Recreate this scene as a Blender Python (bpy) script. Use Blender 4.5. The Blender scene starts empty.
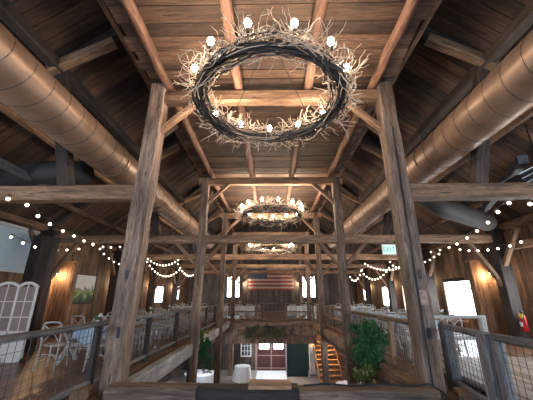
import bpy, math, random
from mathutils import Vector, Matrix, Quaternion
random.seed(7)
R = random.random
def U(a, b): return a + (b - a) * R()
C = bpy.context.scene.collection
H = 1.42                       # eye height above the gallery floor
ROW = [5.2 + 4.75 * k for k in range(5)]     # timber frames
WALLX = 8.15
BACKY = 28.9
LOW = -3.0
ORD = ['first', 'second', 'third', 'fourth', 'fifth', 'sixth', 'seventh', 'eighth', 'ninth', 'tenth', 'eleventh', 'twelfth', 'thirteenth', 'fourteenth', 'fifteenth']

# ------------------------------------------------------------------ materials
def nodes(name):
    m = bpy.data.materials.new(name); m.use_nodes = True
    nt = m.node_tree; nt.nodes.clear()
    out = nt.nodes.new('ShaderNodeOutputMaterial')
    b = nt.nodes.new('ShaderNodeBsdfPrincipled')
    nt.links.new(b.outputs[0], out.inputs[0])
    return m, nt, b
def mix(nt, fac, a, b, mode='MIX'):
    n = nt.nodes.new('ShaderNodeMix'); n.data_type = 'RGBA'; n.blend_type = mode
    for s, v in ((n.inputs[0], fac), (n.inputs[6], a), (n.inputs[7], b)):
        if hasattr(v, 'links'): nt.links.new(v, s)
        elif isinstance(v, (int, float)): s.default_value = v
        else: s.default_value = (*v, 1)
    return n.outputs[2]
def ramp(nt, src, stops):
    n = nt.nodes.new('ShaderNodeValToRGB'); cr = n.color_ramp
    while len(cr.elements) < len(stops): cr.elements.new(.5)
    for e, (p, c) in zip(cr.elements, stops): e.position = p; e.color = (*c, 1)
    nt.links.new(src, n.inputs[0]); return n.outputs[0]
def noise(nt, vec, scale, detail=4, rough=.6, dist=0):
    n = nt.nodes.new('ShaderNodeTexNoise'); n.inputs['Scale'].default_value = scale
    n.inputs['Detail'].default_value = detail; n.inputs['Roughness'].default_value = rough
    n.inputs['Distortion'].default_value = dist
    nt.links.new(vec, n.inputs['Vector']); return n.outputs['Fac']
def mapped(nt, scale, use='Object'):
    tc = nt.nodes.new('ShaderNodeTexCoord'); mp = nt.nodes.new('ShaderNodeMapping')
    mp.inputs['Scale'].default_value = scale
    # shift every timber so no two show the same grain
    oi = nt.nodes.new('ShaderNodeObjectInfo'); ge = nt.nodes.new('ShaderNodeNewGeometry')
    ad = nt.nodes.new('ShaderNodeMath'); nt.links.new(oi.outputs['Random'], ad.inputs[0]); nt.links.new(ge.outputs['Random Per Island'], ad.inputs[1])
    ml = nt.nodes.new('ShaderNodeMath'); ml.operation = 'MULTIPLY'; ml.inputs[1].default_value = 37.0
    nt.links.new(ad.outputs[0], ml.inputs[0])
    nt.links.new(ml.outputs[0], mp.inputs['Location'])
    nt.links.new(tc.outputs[use], mp.inputs['Vector'])
    return mp.outputs[0], oi.outputs['Random'], ge.outputs['Random Per Island']
def wood(name, dark, mid, light, axis=2, var=.35, rough=.75, grain=9, spots=None, bump=.35):
    m, nt, b = nodes(name)
    axs = axis if isinstance(axis, tuple) else (axis,)
    sc = [grain] * 3
    for q in axs: sc[q] = .7 if len(axs) == 1 else .45
    v, r1, r2 = mapped(nt, sc)
    g = noise(nt, v, 1.6, 6, .65, .6)
    col = ramp(nt, g, [(.24, dark), (.5, mid), (.78, light)])
    vf, _, _ = mapped(nt, [q * 3.5 for q in sc])
    fine = noise(nt, vf, 2.2, 5, .7)
    col = mix(nt, 1.0, col, ramp(nt, fine, [(.36, (.55, .52, .50)), (.5, (1, 1, 1)), (.66, (1.3, 1.28, 1.25))]), 'MULTIPLY')
    sc2 = [1.6] * 3
    for q in axs: sc2[q] = .5
    v2, _, _ = mapped(nt, sc2)
    big = noise(nt, v2, 1.5, 3)
    tone = ramp(nt, big, [(.3, (.42, .40, .39)), (.7, (1.22, 1.18, 1.14))])
    col = mix(nt, 1.0, col, tone, 'MULTIPLY')
    ad = nt.nodes.new('ShaderNodeMath'); nt.links.new(r1, ad.inputs[0]); nt.links.new(r2, ad.inputs[1])
    fr = nt.nodes.new('ShaderNodeMath'); fr.operation = 'FRACT'; nt.links.new(ad.outputs[0], fr.inputs[0])
    pv = ramp(nt, fr.outputs[0], [(0, (1 - var,) * 3), (.5, (1, .96, .93)), (1, (1 + var, 1 + var * .85, 1 + var * .7))])
    col = mix(nt, 1.0, col, pv, 'MULTIPLY')
    if spots:
        sp = noise(nt, v2, 4, 2)
        col = mix(nt, ramp(nt, sp, [(.55, (0, 0, 0)), (.68, (1, 1, 1))]), col, spots)
    # dark checks and knots
    v3, _, _ = mapped(nt, [s * .8 for s in sc])
    ck = noise(nt, v3, 3.2, 2, .5, 1.5)
    col = mix(nt, ramp(nt, ck, [(.30, (.8, .8, .8)), (.36, (0, 0, 0))]), col, tuple(c * .35 for c in dark))
    nt.links.new(col, b.inputs['Base Color']); b.inputs['Roughness'].default_value = rough
    bp = nt.nodes.new('ShaderNodeBump'); bp.inputs['Strength'].default_value = bump; bp.inputs['Distance'].default_value = .01
    nt.links.new(g, bp.inputs['Height']); nt.links.new(bp.outputs[0], b.inputs['Normal'])
    return m
def plain(name, col, rough=.6, metal=0, vary=.15, scale=8):
    m, nt, b = nodes(name)
    v, _, _ = mapped(nt, (1, 1, 1))
    n = noise(nt, v, scale)
    c = ramp(nt, n, [(.3, tuple(x * (1 - vary) for x in col)), (.7, tuple(min(1, x * (1 + vary)) for x in col))])
    nt.links.new(c, b.inputs['Base Color']); b.inputs['Roughness'].default_value = rough; b.inputs['Metallic'].default_value = metal
    return m
def emit(name, col, strength, sample=True):
    m = bpy.data.materials.new(name); m.use_nodes = True; nt = m.node_tree; nt.nodes.clear()
    out = nt.nodes.new('ShaderNodeOutputMaterial'); e = nt.nodes.new('ShaderNodeEmission')
    e.inputs[0].default_value = (*col, 1); e.inputs[1].default_value = strength
    nt.links.new(e.outputs[0], out.inputs[0])
    if not sample: m.cycles.emission_sampling = 'NONE'
    return m
M = {}
M['post'] = wood('weathered_post', (.045, .03, .022), (.21, .148, .112), (.42, .32, .255), spots=None)
M['beam'] = wood('hewn_beam', (.07, .038, .023), (.29, .175, .105), (.52, .345, .225))
M['tan'] = wood('tan_beam', (.11, .06, .035), (.40, .255, .16), (.64, .44, .30))
M['sill'] = wood('grey_sill', (.24, .26, .28), (.46, .50, .53), (.70, .74, .78), var=.1)
M['red'] = wood('red_joist', (.07, .032, .02), (.26, .135, .088), (.46, .28, .20), var=.2)
M['deck'] = wood('deck_planks', (.03, .018, .012), (.12, .070, .046), (.24, .155, .105), axis=0, var=.42, grain=10)
M['roof'] = wood('roof_planks', (.05, .028, .017), (.11, .066, .043), (.17, .11, .075), axis=(0, 2), var=.5)
M['wall'] = wood('wall_planks', (.03, .018, .012), (.25, .155, .10), (.50, .33, .22), axis=2, var=.5)
M['dwall'] = wood('dark_wall_planks', (.04, .032, .028), (.10, .08, .07), (.18, .15, .13), axis=2, var=.4)
M['floor'] = wood('floor_planks', (.07, .04, .024), (.20, .11, .063), (.32, .19, .12), axis=1, var=.25, rough=.38)
M['glare_floor'] = wood('glare_planks', (.30, .27, .25), (.42, .39, .37), (.55, .52, .50), axis=1, var=.12, rough=.5)  # pale tone stands in for daylight glare on the floor
M['stone'] = plain('lower_concrete', (.30, .27, .25), .6)
M['rail'] = wood('rail_grey', (.065, .065, .068), (.17, .17, .175), (.34, .34, .35), var=.15)
M['rail_brown'] = wood('rail_brown', (.16, .10, .06), (.33, .22, .14), (.48, .34, .23), var=.2)
M['dark_timber'] = wood('dark_timber', (.022, .015, .012), (.058, .041, .032), (.11, .083, .065))
M['board'] = wood('pale_board', (.25, .14, .08), (.48, .30, .19), (.62, .43, .30), axis=0, var=.05)
M['black'] = plain('black_metal', (.012, .012, .013), .45)
M['wire'] = plain('wire_steel', (.045, .045, .05), .5, .6)
M['chair'] = plain('whitewashed_wood', (.46, .44, .43), .6, 0, .2, 20)
M['cloth'] = plain('white_cloth', (.72, .75, .80), .9, 0, .06)
M['bluecloth'] = plain('pale_blue_cloth', (.40, .52, .64), .9, 0, .2)
M['tabletop'] = wood('table_wood', (.12, .07, .04), (.26, .16, .10), (.38, .25, .17), axis=0, var=.1)
M['shutter'] = plain('painted_cream', (.62, .60, .58), .6, 0, .08)
M['shutter_pane'] = plain('taupe_fabric_pane', (.24, .19, .175), .9, 0, .12)
M['screen'] = plain('screen_fabric', (.62, .74, .80), .9, 0, .03)
M['vine'] = plain('dark_vine', (.040, .034, .030), .7, 0, .5, 14)
M['twig'] = plain('bare_twig', (.62, .48, .36), .7, 0, .3, 20)
M['leaf'] = plain('dark_green_leaf', (.03, .13, .04), .5, 0, .6, 9)
M['leaf_y'] = plain('yellow_green_leaf', (.17, .20, .06), .6, 0, .5, 9)
M['leaf_dull'] = plain('dull_green_leaf', (.05, .085, .04), .7, 0, .6, 9)
M['stem'] = plain('brown_stem', (.07, .045, .03), .8)
M['flag_red'] = plain('faded_red', (.26, .05, .04), .8, 0, .3, 5)
M['flag_white'] = plain('aged_white', (.42, .34, .29), .8, 0, .15, 5)
M['flag_blue'] = plain('faded_navy', (.035, .055, .12), .8, 0, .3, 5)
M['teal'] = plain('dark_teal_paint', (.004, .035, .042), .5, 0, .15)
M['maroon'] = plain('maroon_paint', (.07, .02, .018), .5, 0, .2)
M['pink'] = plain('dusty_rose_trim', (.34, .24, .22), .6, 0, .1)
M['white'] = plain('white_paint', (.75, .75, .75), .5, 0, .05)
M['extinguisher'] = plain('extinguisher_red', (.45, .015, .02), .35, 0, .05)
M['yellow'] = plain('yellow_tag', (.8, .6, .08), .6)
M['darkglass'] = plain('dark_glass', (.10, .13, .17), .15)
M['notice'] = plain('faded_paper', (.32, .20, .17), .8, 0, .4, 20)
M['green'] = emit('exit_green', (.12, .62, .40), .8)
M['exit'] = emit('exit_panel', (.62, 1.0, .84), 1.1)
M['daylight'] = emit('daylight_pane', (.82, .91, 1.0), 13.0)
M['fill_back'] = emit('fill_pane_back', (.50, .72, 1.0), 8.0)  # glow of the added windows behind the camera
M['bulb'] = emit('filament_bulb', (1.0, .86, .68), 60.0)
M['bulb_small'] = emit('globe_bulb', (1.0, .84, .62), 5.0, False)
M['sconce'] = emit('sconce_glow', (1.0, .72, .42), 9.0)
M['warmlamp'] = emit('warm_lamp', (1.0, .55, .18), 12.0)
# galvanised duct
def duct_mat():
    m, nt, b = nodes('duct_metal')
    v, _, _ = mapped(nt, (1, 1, 1))
    n = noise(nt, v, 3, 5)
    c = ramp(nt, n, [(.3, (.22, .125, .075)), (.7, (.34, .21, .135))])
    nt.links.new(c, b.inputs['Base Color']); b.inputs['Metallic'].default_value = .35; b.inputs['Roughness'].default_value = .40
    return m
M['duct'] = duct_mat()
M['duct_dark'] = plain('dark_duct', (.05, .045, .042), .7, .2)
def landscape():
    m, nt, b = nodes('landscape_print')
    tc = nt.nodes.new('ShaderNodeTexCoord'); sp = nt.nodes.new('ShaderNodeSeparateXYZ')
    nt.links.new(tc.outputs['Object'], sp.inputs[0])
    n = noise(nt, tc.outputs['Object'], 3.5, 5)
    a = nt.nodes.new('ShaderNodeMath'); a.operation = 'MULTIPLY_ADD'; a.inputs[1].default_value = .75
    nt.links.new(sp.outputs[2], a.inputs[0])
    s = nt.nodes.new('ShaderNodeMath'); s.operation = 'MULTIPLY'; s.inputs[1].default_value = .8; nt.links.new(n, s.inputs[0])
    nt.links.new(s.outputs[0], a.inputs[2])
    c = ramp(nt, a.outputs[0], [(.02, (.03, .05, .04)), (.18, (.10, .15, .06)), (.28, (.34, .40, .16)), (.37, (.10, .14, .09)), (.46, (.66, .66, .64)), (.9, (.72, .70, .68))])
    nt.links.new(c, b.inputs['Base Color']); b.inputs['Roughness'].default_value = .6
    return m
M['print'] = landscape()

# ------------------------------------------------------------------ mesh builder
class MB:
    def __init__(s): s.v = []; s.f = []; s.smooth = False
    def add(s, vs, fs):
        o = len(s.v); s.v += [tuple(v) for v in vs]; s.f += [tuple(i + o for i in f) for f in fs]; return s
    def box(s, c, d, rot=None):
        hx, hy, hz = d[0] / 2, d[1] / 2, d[2] / 2
        vs = [Vector((x, y, z)) for x in (-hx, hx) for y in (-hy, hy) for z in (-hz, hz)]
        if rot: vs = [rot @ v for v in vs]
        vs = [v + Vector(c) for v in vs]
        return s.add(vs, [(0, 1, 3, 2), (4, 6, 7, 5), (0, 4, 5, 1), (2, 3, 7, 6), (0, 2, 6, 4), (1, 5, 7, 3)])
    def bar(s, a, b, w, h=None, up=(0, 0, 1)):
        a = Vector(a); b = Vector(b); h = h or w; z = (b - a).normalized(); u = Vector(up)
        if abs(z.dot(u)) > .98: u = Vector((0, 1, 0))
        x = u.cross(z).normalized(); y = z.cross(x)
        vs = [p + x * i * w / 2 + y * j * h / 2 for p in (a, b) for i, j in ((-1, -1), (1, -1), (1, 1), (-1, 1))]
        return s.add(vs, [(3, 2, 1, 0), (4, 5, 6, 7), (0, 1, 5, 4), (1, 2, 6, 5), (2, 3, 7, 6), (3, 0, 4, 7)])
    def tube(s, pts, r, n=5, r2=None, caps=True):
        pts = [Vector(p) for p in pts]; o = len(s.v); L = len(pts); u = None
        for i, p in enumerate(pts):
            t = (pts[min(i + 1, L - 1)] - pts[max(i - 1, 0)]).normalized()
            if u is None:
                u = t.orthogonal().normalized()
            else:
                u = (u - t * u.dot(t)); u = u.normalized() if u.length > 1e-5 else t.orthogonal().normalized()
            w = t.cross(u); rr = r if r2 is None else r + (r2 - r) * i / (L - 1)
            for k in range(n):
                a = 2 * math.pi * k / n; s.v.append(tuple(p + (u * math.cos(a) + w * math.sin(a)) * rr))
        for i in range(L - 1):
            for k in range(n):
                a, b_ = o + i * n + k, o + i * n + (k + 1) % n
                s.f.append((a, b_, b_ + n, a + n))
        if caps:
            s.f.append(tuple(o + k for k in reversed(range(n)))); s.f.append(tuple(o + (L - 1) * n + k for k in range(n)))
        return s
    def lathe(s, prof, c=(0, 0, 0), n=16):
        o = len(s.v); c = Vector(c)
        for r, z in prof:
            for k in range(n):
                a = 2 * math.pi * k / n; s.v.append((c.x + r * math.cos(a), c.y + r * math.sin(a), c.z + z))
        for i in range(len(prof) - 1):
            for k in range(n):
                a, b_ = o + i * n + k, o + i * n + (k + 1) % n
                s.f.append((a, b_, b_ + n, a + n))
        s.f.append(tuple(o + k for k in reversed(range(n)))); s.f.append(tuple(o + (len(prof) - 1) * n + k for k in range(n)))
        return s
    def ball(s, c, r, n=8, sz=1):
        m = n // 2
        return s.lathe([(max(.0005, r * math.sin(math.pi * i / m)), -r * sz * math.cos(math.pi * i / m)) for i in range(m + 1)], c, n)
    def build(s, name, mat, parent=None, loc=(0, 0, 0), smooth=False, mesh_only=False):
        me = bpy.data.meshes.new(name); l = Vector(loc)
        me.from_pydata([tuple(Vector(v) - l) for v in s.v], [], s.f)
        if smooth: me.polygons.foreach_set('use_smooth', [True] * len(me.polygons))
        me.materials.append(mat); me.update()
        if mesh_only: return me
        o = bpy.data.objects.new(name, me); C.objects.link(o)
        if parent: o.parent = parent; o.location = l
        else: o.location = l
        return o
def tag(o, label=None, cat=None, group=None, kind=None):
    for k, v in (('label', label), ('category', cat), ('group', group), ('kind', kind)):
        if v: o[k] = v
    return o
def empty(name, loc, label, cat, group=None, rz=0):
    o = bpy.data.objects.new(name, None); C.objects.link(o); o.location = loc; o.rotation_euler = (0, 0, rz); o.empty_display_size = .1
    return tag(o, label, cat, group)
def copy_tree(o, parent=None):
    c = o.copy(); C.objects.link(c); c.parent = parent
    for ch in list(o.children): copy_tree(ch, c)
    return c
def local(t, o):
    """o was built in world coordinates: express it under the empty t"""
    t.matrix_basis  # keep
    m = Matrix.Translation(t.location) @ t.rotation_euler.to_matrix().to_4x4()
    o.matrix_basis = m.inverted() @ o.matrix_basis; o.parent = t; return o

def timber(name, a, b, w, h, mat, parent=None, up=(0, 0, 1), rough=.008, seg=None, round_=False, n=10):
    """hewn timber from a to b, grain along its own z axis; chamfered, a little uneven"""
    a = Vector(a); b = Vector(b); L = (b - a).length; z = (b - a).normalized(); u = Vector(up)
    if abs(z.dot(u)) > .98: u = Vector((0, 1, 0))
    x = u.cross(z).normalized(); y = z.cross(x)
    seg = seg or max(2, int(L / .45)); vs = []; fs = []
    if round_:
        prof = [(math.cos(2 * math.pi * k / n), math.sin(2 * math.pi * k / n)) for k in range(n)]
    else:
        c = 1 - .045 / max(w, .08)
        d = 1 - .045 / max(h, .08)
        prof = [(c, -1), (1, -d), (1, d), (c, 1), (-c, 1), (-1, d), (-1, -d), (-c, -1)]
    n = len(prof); cx = cy = 0
    for i in range(seg + 1):
        jx, jy = U(-rough, rough), U(-rough, rough)
        for (px, py) in prof:
            vs.append((px * w / 2 + jx + U(-rough, rough) * .6, py * h / 2 + jy + U(-rough, rough) * .6, L * i / seg))
    for i in range(seg):
        for k in range(n):
            p, q = i * n + k, i * n + (k + 1) % n; fs.append((p, q, q + n, p + n))
    fs.append(tuple(reversed(range(n)))); fs.append(tuple(seg * n + k for k in range(n)))
    me = bpy.data.meshes.new(name); me.from_pydata(vs, [], fs); me.materials.append(mat)
    if round_: me.polygons.foreach_set('use_smooth', [True] * len(me.polygons))
    o = bpy.data.objects.new(name, me); C.objects.link(o)
    m = Matrix((x, y, z)).transposed().to_4x4(); m.translation = a
    if parent is None: o.matrix_basis = m
    else:
        pm = parent.matrix_basis if parent.type == 'EMPTY' else parent.matrix_basis
        o.parent = parent; o.matrix_basis = pm.inverted() @ m
    return o
def planks(name, org, along, across, L, W, pw, th, mat, holes=(), gap=.006, step=.006, ragged=0, kind='structure'):
    """plank panel; holes are (l0,l1,w0,w1) rectangles in panel coordinates"""
    org = Vector(org); a = Vector(along).normalized(); c = Vector(across).normalized(); nrm = a.cross(c)
    mb = MB(); w = 0
    while w < W - .01:
        ww = min(pw * U(.8, 1.2), W - w)
        cuts = sorted((h[0], h[1]) for h in holes if h[2] < w + ww / 2 < h[3])
        segs = []; s = -U(0, ragged); e = L + U(0, ragged)
        for (h0, h1) in cuts: segs.append((s, h0)); s = h1
        segs.append((s, e))
        t = U(-step, step)
        for (s0, s1) in segs:
            if s1 - s0 < .02: continue
            p = [org + a * l + c * q + nrm * k for l in (s0, s1) for q in (w + gap / 2, w + ww - (gap if 'wall' not in name else .022) / 2) for k in (t, t + th)]
            mb.add(p, [(0, 1, 3, 2), (4, 6, 7, 5), (0, 4, 5, 1), (2, 3, 7, 6), (0, 2, 6, 4), (1, 5, 7, 3)])
        w += ww
    o = mb.build(name, mat)
    if kind: o['kind'] = kind
    return o

# ------------------------------------------------------------------ the shell
NEAR = -4.6
VX = 2.62       # half width of the open well
VY0, VY1 = 4.95, 18.4
def slab(name, x0, x1, y0, y1, z=0, pw=.16, mat='floor'):
    return planks(name, (x0, y0, z - .05), (0, 1, 0), (-1, 0, 0) if False else (1, 0, 0), y1 - y0, x1 - x0, pw, -.05, M[mat])
slab('floor', -WALLX, -VX, NEAR, BACKY, 0)
slab('floor', VX, WALLX, NEAR, BACKY, 0)
slab('floor', -VX, VX, NEAR, VY0, 0)
slab('floor', -VX, VX, VY1, BACKY, 0)
tag(MB().box((0, 12, LOW - .1), (2 * WALLX, 34, .2)).build('floor', M['stone'], loc=(0, 12, LOW)), kind='structure')
# gallery underside joists are hidden; walls
EAVE = 3.72; SL = .84
def roofz(x): return EAVE + SL * (8 - abs(x))
# side windows: (y0, y1, z0, z1)
WR = [(-2.5, 2.6, .8, 2.4), (5.9, 9.5, .95, 2.1), (12.3, 14.4, .62, 2.05), (17.2, 18.9, .45, 2.05), (21.0, 22.4, .8, 2.05), (25.2, 26.9, 1.1, 2.2)]  # first entry is out of view, added for cool light on the duct
WL = [(-2.5, 2.6, .8, 2.4), (21.3, 22.9, 1.0, 2.1), (25.2, 26.9, 1.15, 2.25)]  # first window unseen as well, put in to edge the left duct with light
def side_wall(name, sx, wins):
    x = sx * WALLX
    planks(name, (x, NEAR, LOW), (0, 0, 1), (0, 1, 0), EAVE - LOW + .05, BACKY - NEAR, .24, -.04 * -sx, M['wall'],
           holes=[(z0 - LOW, z1 - LOW, y0 - NEAR, y1 - NEAR) for (y0, y1, z0, z1) in wins])
side_wall('wall_left', -1, WL); side_wall('wall_right', 1, WR)
wn = [0]
def window(c, w, h, axis, mat='daylight', bars=(1, 1), frame='rail_brown', fw=.06, facing=-1, fillmat=None):
    """window in a wall; axis 'x' = wall normal along x"""
    wn[0] += 1
    e = bpy.data.objects.new('window_%d' % wn[0], None); C.objects.link(e); e.location = c; e['kind'] = 'structure'
    def P(u, v, d): return (d, u, v) if axis == 'x' else (u, d, v)
    def S(u, v, d): return (d, u, v) if axis == 'x' else (u, d, v)
    pane = MB().box(P(0, 0, .03 * -facing), S(w, h, .01)).build('pane', M[mat], e)
    mb = MB()
    for s in (-1, 1):
        mb.box(P(s * (w / 2 + fw / 2 - .02), 0, .0), S(fw, h + 2 * fw - .04, .10))
        mb.box(P(0, s * (h / 2 + fw / 2 - .02), .0), S(w, fw, .10))
    for i in range(1, bars[0]): mb.box(P(-w / 2 + w * i / bars[0], 0, 0), S(.03, h, .03))
    for i in range(1, bars[1]): mb.box(P(0, -h / 2 + h * i / bars[1], 0), S(w, .03, .03))
    mb.build('window_frame', M[frame], e)
    return e
for (y0, y1, z0, z1) in WR: window((WALLX, (y0 + y1) / 2, (z0 + z1) / 2), y1 - y0, z1 - z0, 'x', facing=-1)
for (y0, y1, z0, z1) in WL: window((-WALLX, (y0 + y1) / 2, (z0 + z1) / 2), y1 - y0, z1 - z0, 'x', facing=1)
# far gable wall with the tall narrow windows either side of the flag
FW = [(-4.15, -3.7), (-3.42, -3.0), (3.0, 3.42), (3.75, 4.2)]
def gable(name, y, wins, mat, sgn):
    mb_h = [(z0 - LOW, z1 - LOW, x0 + WALLX, x1 + WALLX) for (x0, x1, z0, z1) in wins]
    org = Vector((-WALLX, y, LOW)); mb = MB(); w = 0
    while w < 2 * WALLX - .01:
        ww = min(.26 * U(.8, 1.2), 2 * WALLX - w); xm = -WALLX + w + ww / 2
        top = roofz(min(8, abs(xm))) + .1 - LOW
        s = 0; segs = []
        for h in sorted(mb_h):
            if h[2] < w + ww / 2 < h[3]: segs.append((s, h[0])); s = h[1]
        segs.append((s, top))
        for s0, s1 in segs: mb.box((xm, y + U(-.006, .006), LOW + (s0 + s1) / 2), (ww - .006, .04, s1 - s0))
        w += ww
    o = mb.build(name, M[mat]); o['kind'] = 'structure'; return o
gable('wall_back', BACKY, [(a, b, 1.35, 3.2) for a, b in FW], 'dwall', 1)
for a, b in FW: window(((a + b) / 2, BACKY, 2.27), b - a, 1.85, 'y', facing=-1, fw=.07, frame='dark_timber')
BW = [(-6.5, -3.2, .9, 3.0), (-1.6, 1.6, .9, 3.4), (3.2, 6.5, .9, 3.0)]  # unseen windows added behind the camera to light the near posts
gable('wall_front', NEAR, BW, 'wall', 1)
for (a, b, z0, z1) in BW: window(((a + b) / 2, NEAR, (z0 + z1) / 2), b - a, z1 - z0, 'y', mat='fill_back', bars=(3, 2), facing=1)
# roof slopes: boards run up the slope
for sx in (-1, 1):
    ridge = roofz(0); a = Vector((0, 0, ridge)) - Vector((sx * 8.4, 0, roofz(8.4) if False else EAVE - SL * .4)); 
    L = math.hypot(8.4, ridge - (EAVE - SL * .4))
    o = planks('ceiling', (sx * 8.4, NEAR - .1, EAVE - SL * .4), (-sx * 8.4, 0, ridge - (EAVE - SL * .4)), (0, 1, 0), L, BACKY - NEAR + .2, .30, .03 * sx, M['roof'], gap=.014)
    mb = MB(); zz = .07
    for (xx, ze) in ((sx * 8.4, EAVE - SL * .4), (0, ridge)):
        for yy in (NEAR - .1, BACKY + .1): mb.v += [(xx, yy, ze + .06), (xx, yy, ze + .12)]
    mb.f = [(0, 2, 6, 4), (1, 3, 7, 5), (0, 1, 3, 2), (4, 5, 7, 6), (0, 1, 5, 4), (2, 3, 7, 6)]
    mb.build('ceiling', M['black'])['kind'] = 'structure'
# principal rafters and purlins
side = {-1: 'left', 1: 'right'}
def below(x, d): return roofz(x) - d
for sx in (-1, 1):
    for k, y in enumerate([.45] + ROW):
        o = timber('rafter', (sx * 8.0, y, below(8, .16)), (sx * .1, y, below(.1, .16)), .2, .22, M['dark_timber'], up=(0, 1, 0))
        tag(o, 'dark principal rafter under %s roof slope, %s from the camera' % (side[sx], ORD[k]), 'rafter', 'principal rafters')
    for k, x in enumerate([6.9, 5.75, 3.45, 2.2]):
        o = timber('purlin', (sx * x, NEAR + .1, below(x, .33)), (sx * x, BACKY - .1, below(x, .33)), .14, .16, M['beam'], seg=40)
        tag(o, 'rough roof purlin running the barn length, %s up from the %s eave' % (ORD[k + (1 if k > 1 else 0)], side[sx]), 'purlin', 'roof purlins')
    o = timber('purlin', (sx * 4.62, NEAR + .1, below(4.62, .40)), (sx * 4.62, BACKY - .1, below(4.62, .40)), .24, .24, M['dark_timber'], seg=40)
    tag(o, 'heavy main purlin on leaning struts under the %s roof slope' % side[sx], 'purlin', 'roof purlins')
# loft deck over the nave
DECK = H + 4.36
planks('ceiling', (-2.52, -1.5, DECK), (1, 0, 0), (0, 1, 0), 5.04, 16.2, .27, .04, M['deck'], ragged=.14, gap=.018, step=.012)
for k, x in enumerate([-2.18, -.68, .80, 2.18]):
    o = timber('joist', (x, -1.4, DECK - .105), (x, 14.7, DECK - .105), .19, .20, M['red'], rough=.016, seg=40, round_=True)
    tag(o, 'reddish log joist under the loft planks, %s from the left' % ORD[k], 'joist', 'log joists under the loft')
# ------------------------------------------------------------------ timber frames
PX = 2.42
ZT, ZP = H + 1.86, H + 3.88
distw = ['nearest the camera', 'of the second frame', 'of the third frame', 'of the fourth frame', 'of the farthest frame']
for k, y in enumerate(ROW):
    for sx in (-1, 1):
        w = .31 if k == 0 else .26
        bx = sx * PX
        label = 'weathered square timber post on %s of the well, %s' % (side[sx], distw[k])
        lean = -sx * .05
        if k == 0: bx = -2.55 if sx < 0 else 2.50; lean = .19 if sx < 0 else -.10
        zb = LOW if k < 3 else LOW
        top = (bx + lean, y, ZP + (.40 if k == 0 else .24))
        p = timber('timber_post', (bx, y, zb), top, w, w, M['post'], seg=18, rough=.010)
        tag(p, label, 'post', 'posts along the well')
        # braces up to the cross beam
        timber('brace', (bx + lean - sx * .1, y, H + 3.2), (bx + lean - sx * .82, y, ZP + .02), .12, .14, M['beam'], p, up=(0, 1, 0))
        if 0 < k: timber('brace', (bx - sx * .1, y, H + .98), (bx - sx * .78, y, ZT - .1), .12, .15, M['beam'], p, up=(0, 1, 0))
        if k: timber('brace', (bx + sx * .1, y, H + 1.0), (bx + sx * .85, y, ZT - .1), .12, .14, M['beam'], p, up=(0, 1, 0))
        timber('brace', (bx + lean, y + .1, H + 3.1), (bx + lean, y + 1.0, ZP + .1), .12, .14, M['dark_timber'], p, up=(1, 0, 0))
        if k == 0:
            local_ = p.matrix_basis.inverted()
            for (dz, face) in ((1.02, 0), (-.1, 0)):
                q = MB().box((0, 0, 0), (.05, .03, .16)).build('mortise', M['black'])
                q.parent = p; q.matrix_basis = local_ @ Matrix.Translation((bx - .06 * sx + .05, y - w / 2 - .002, .95 + dz * .8))
        if k == 0 and sx == 1:
            q = MB().box((0, 0, 0), (.14, .015, .24)).build('notice', M['notice'])
            q.parent = p; q.matrix_basis = p.matrix_basis.inverted() @ Matrix.Translation((bx - .02, y - w / 2 - .01, H - .02)); q['label'] = 'faded reddish paper notice'
            q = MB().tube([(0, 0, 0), (0, 0, 4.6)], .012, 6).build('conduit', M['black'])
            q.parent = p; q.matrix_basis = p.matrix_basis.inverted() @ Matrix.Translation((bx - .09, y - w / 2 - .02, .0))
        if k == 3 and sx == 1:
            q = MB().box((0, 0, 0), (.30, .30, 1.9)).build('wrap', M['white'])
            q.parent = p; q.matrix_basis = p.matrix_basis.inverted() @ Matrix.Translation((bx, y, LOW + 1.05)); q['label'] = 'white painted lower section'
        # wall post
        wx = sx * 7.66
        p = timber('wall_post', (wx, y, 0), (wx, y, EAVE - .12), .38, .36, M['dark_timber'])
        tag(p, 'dark stout post against the %s wall, %s' % (side[sx], distw[k]), 'post', 'posts along the outer walls')
        timber('brace', (wx - sx * .12, y, 1.75), (wx - sx * .95, y, ZT - .12), .14, .16, M['beam'], p, up=(0, 1, 0))
        timber('brace', (wx, y - .1, 2.35), (wx, y - 1.0, EAVE - .25), .14, .16, M['beam'], p, up=(1, 0, 0))
        # aisle tie beams of the first frame stop at the nave posts
        if k == 0:
            o = timber('tie_beam', (sx * (PX + .1), y, ZT), (sx * 7.75, y, ZT + (.0)), .24, .29, M['beam'])
            tag(o, 'heavy %s aisle tie beam meeting the nearest post' % side[sx], 'beam', 'tie beams')
        # strut from tie beam to main purlin, and raking collar
        o = timber('strut', (sx * 3.95, y, ZT + .13), (sx * 4.60, y - .01, below(4.62, .50)), .25, .22, M['dark_timber'], up=(0, 1, 0))
        tag(o, 'dark leaning strut from tie beam to main purlin, %s side, %s' % (side[sx], distw[k]), 'strut', 'purlin struts')
        o = timber('collar_brace', (sx * 4.75, y - .2, below(4.62, .50) - .02), (sx * 3.45, y - .2, below(4.62, .5) + .72), .2, .2, M['beam'], up=(0, 1, 0))
        tag(o, 'raking timber below the %s roof, %s' % (side[sx], distw[k]), 'beam', 'raking collar timbers')
    if k:
        o = timber('tie_beam', (-7.75, y, ZT), (7.75, y, ZT), .24, .27 if k < 3 else .25, M['tan'])
        tag(o, 'long tie beam crossing the whole barn, %s' % distw[k], 'beam', 'tie beams')
    o = timber('cross_beam', (-2.62 if k else -2.3, y, ZP + .12), (2.62 if k else 2.3, y, ZP + .12), .24, .25, M['beam'])
    tag(o, 'high cross beam on the post heads carrying the loft, %s' % distw[k], 'beam', 'loft cross beams')
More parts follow.
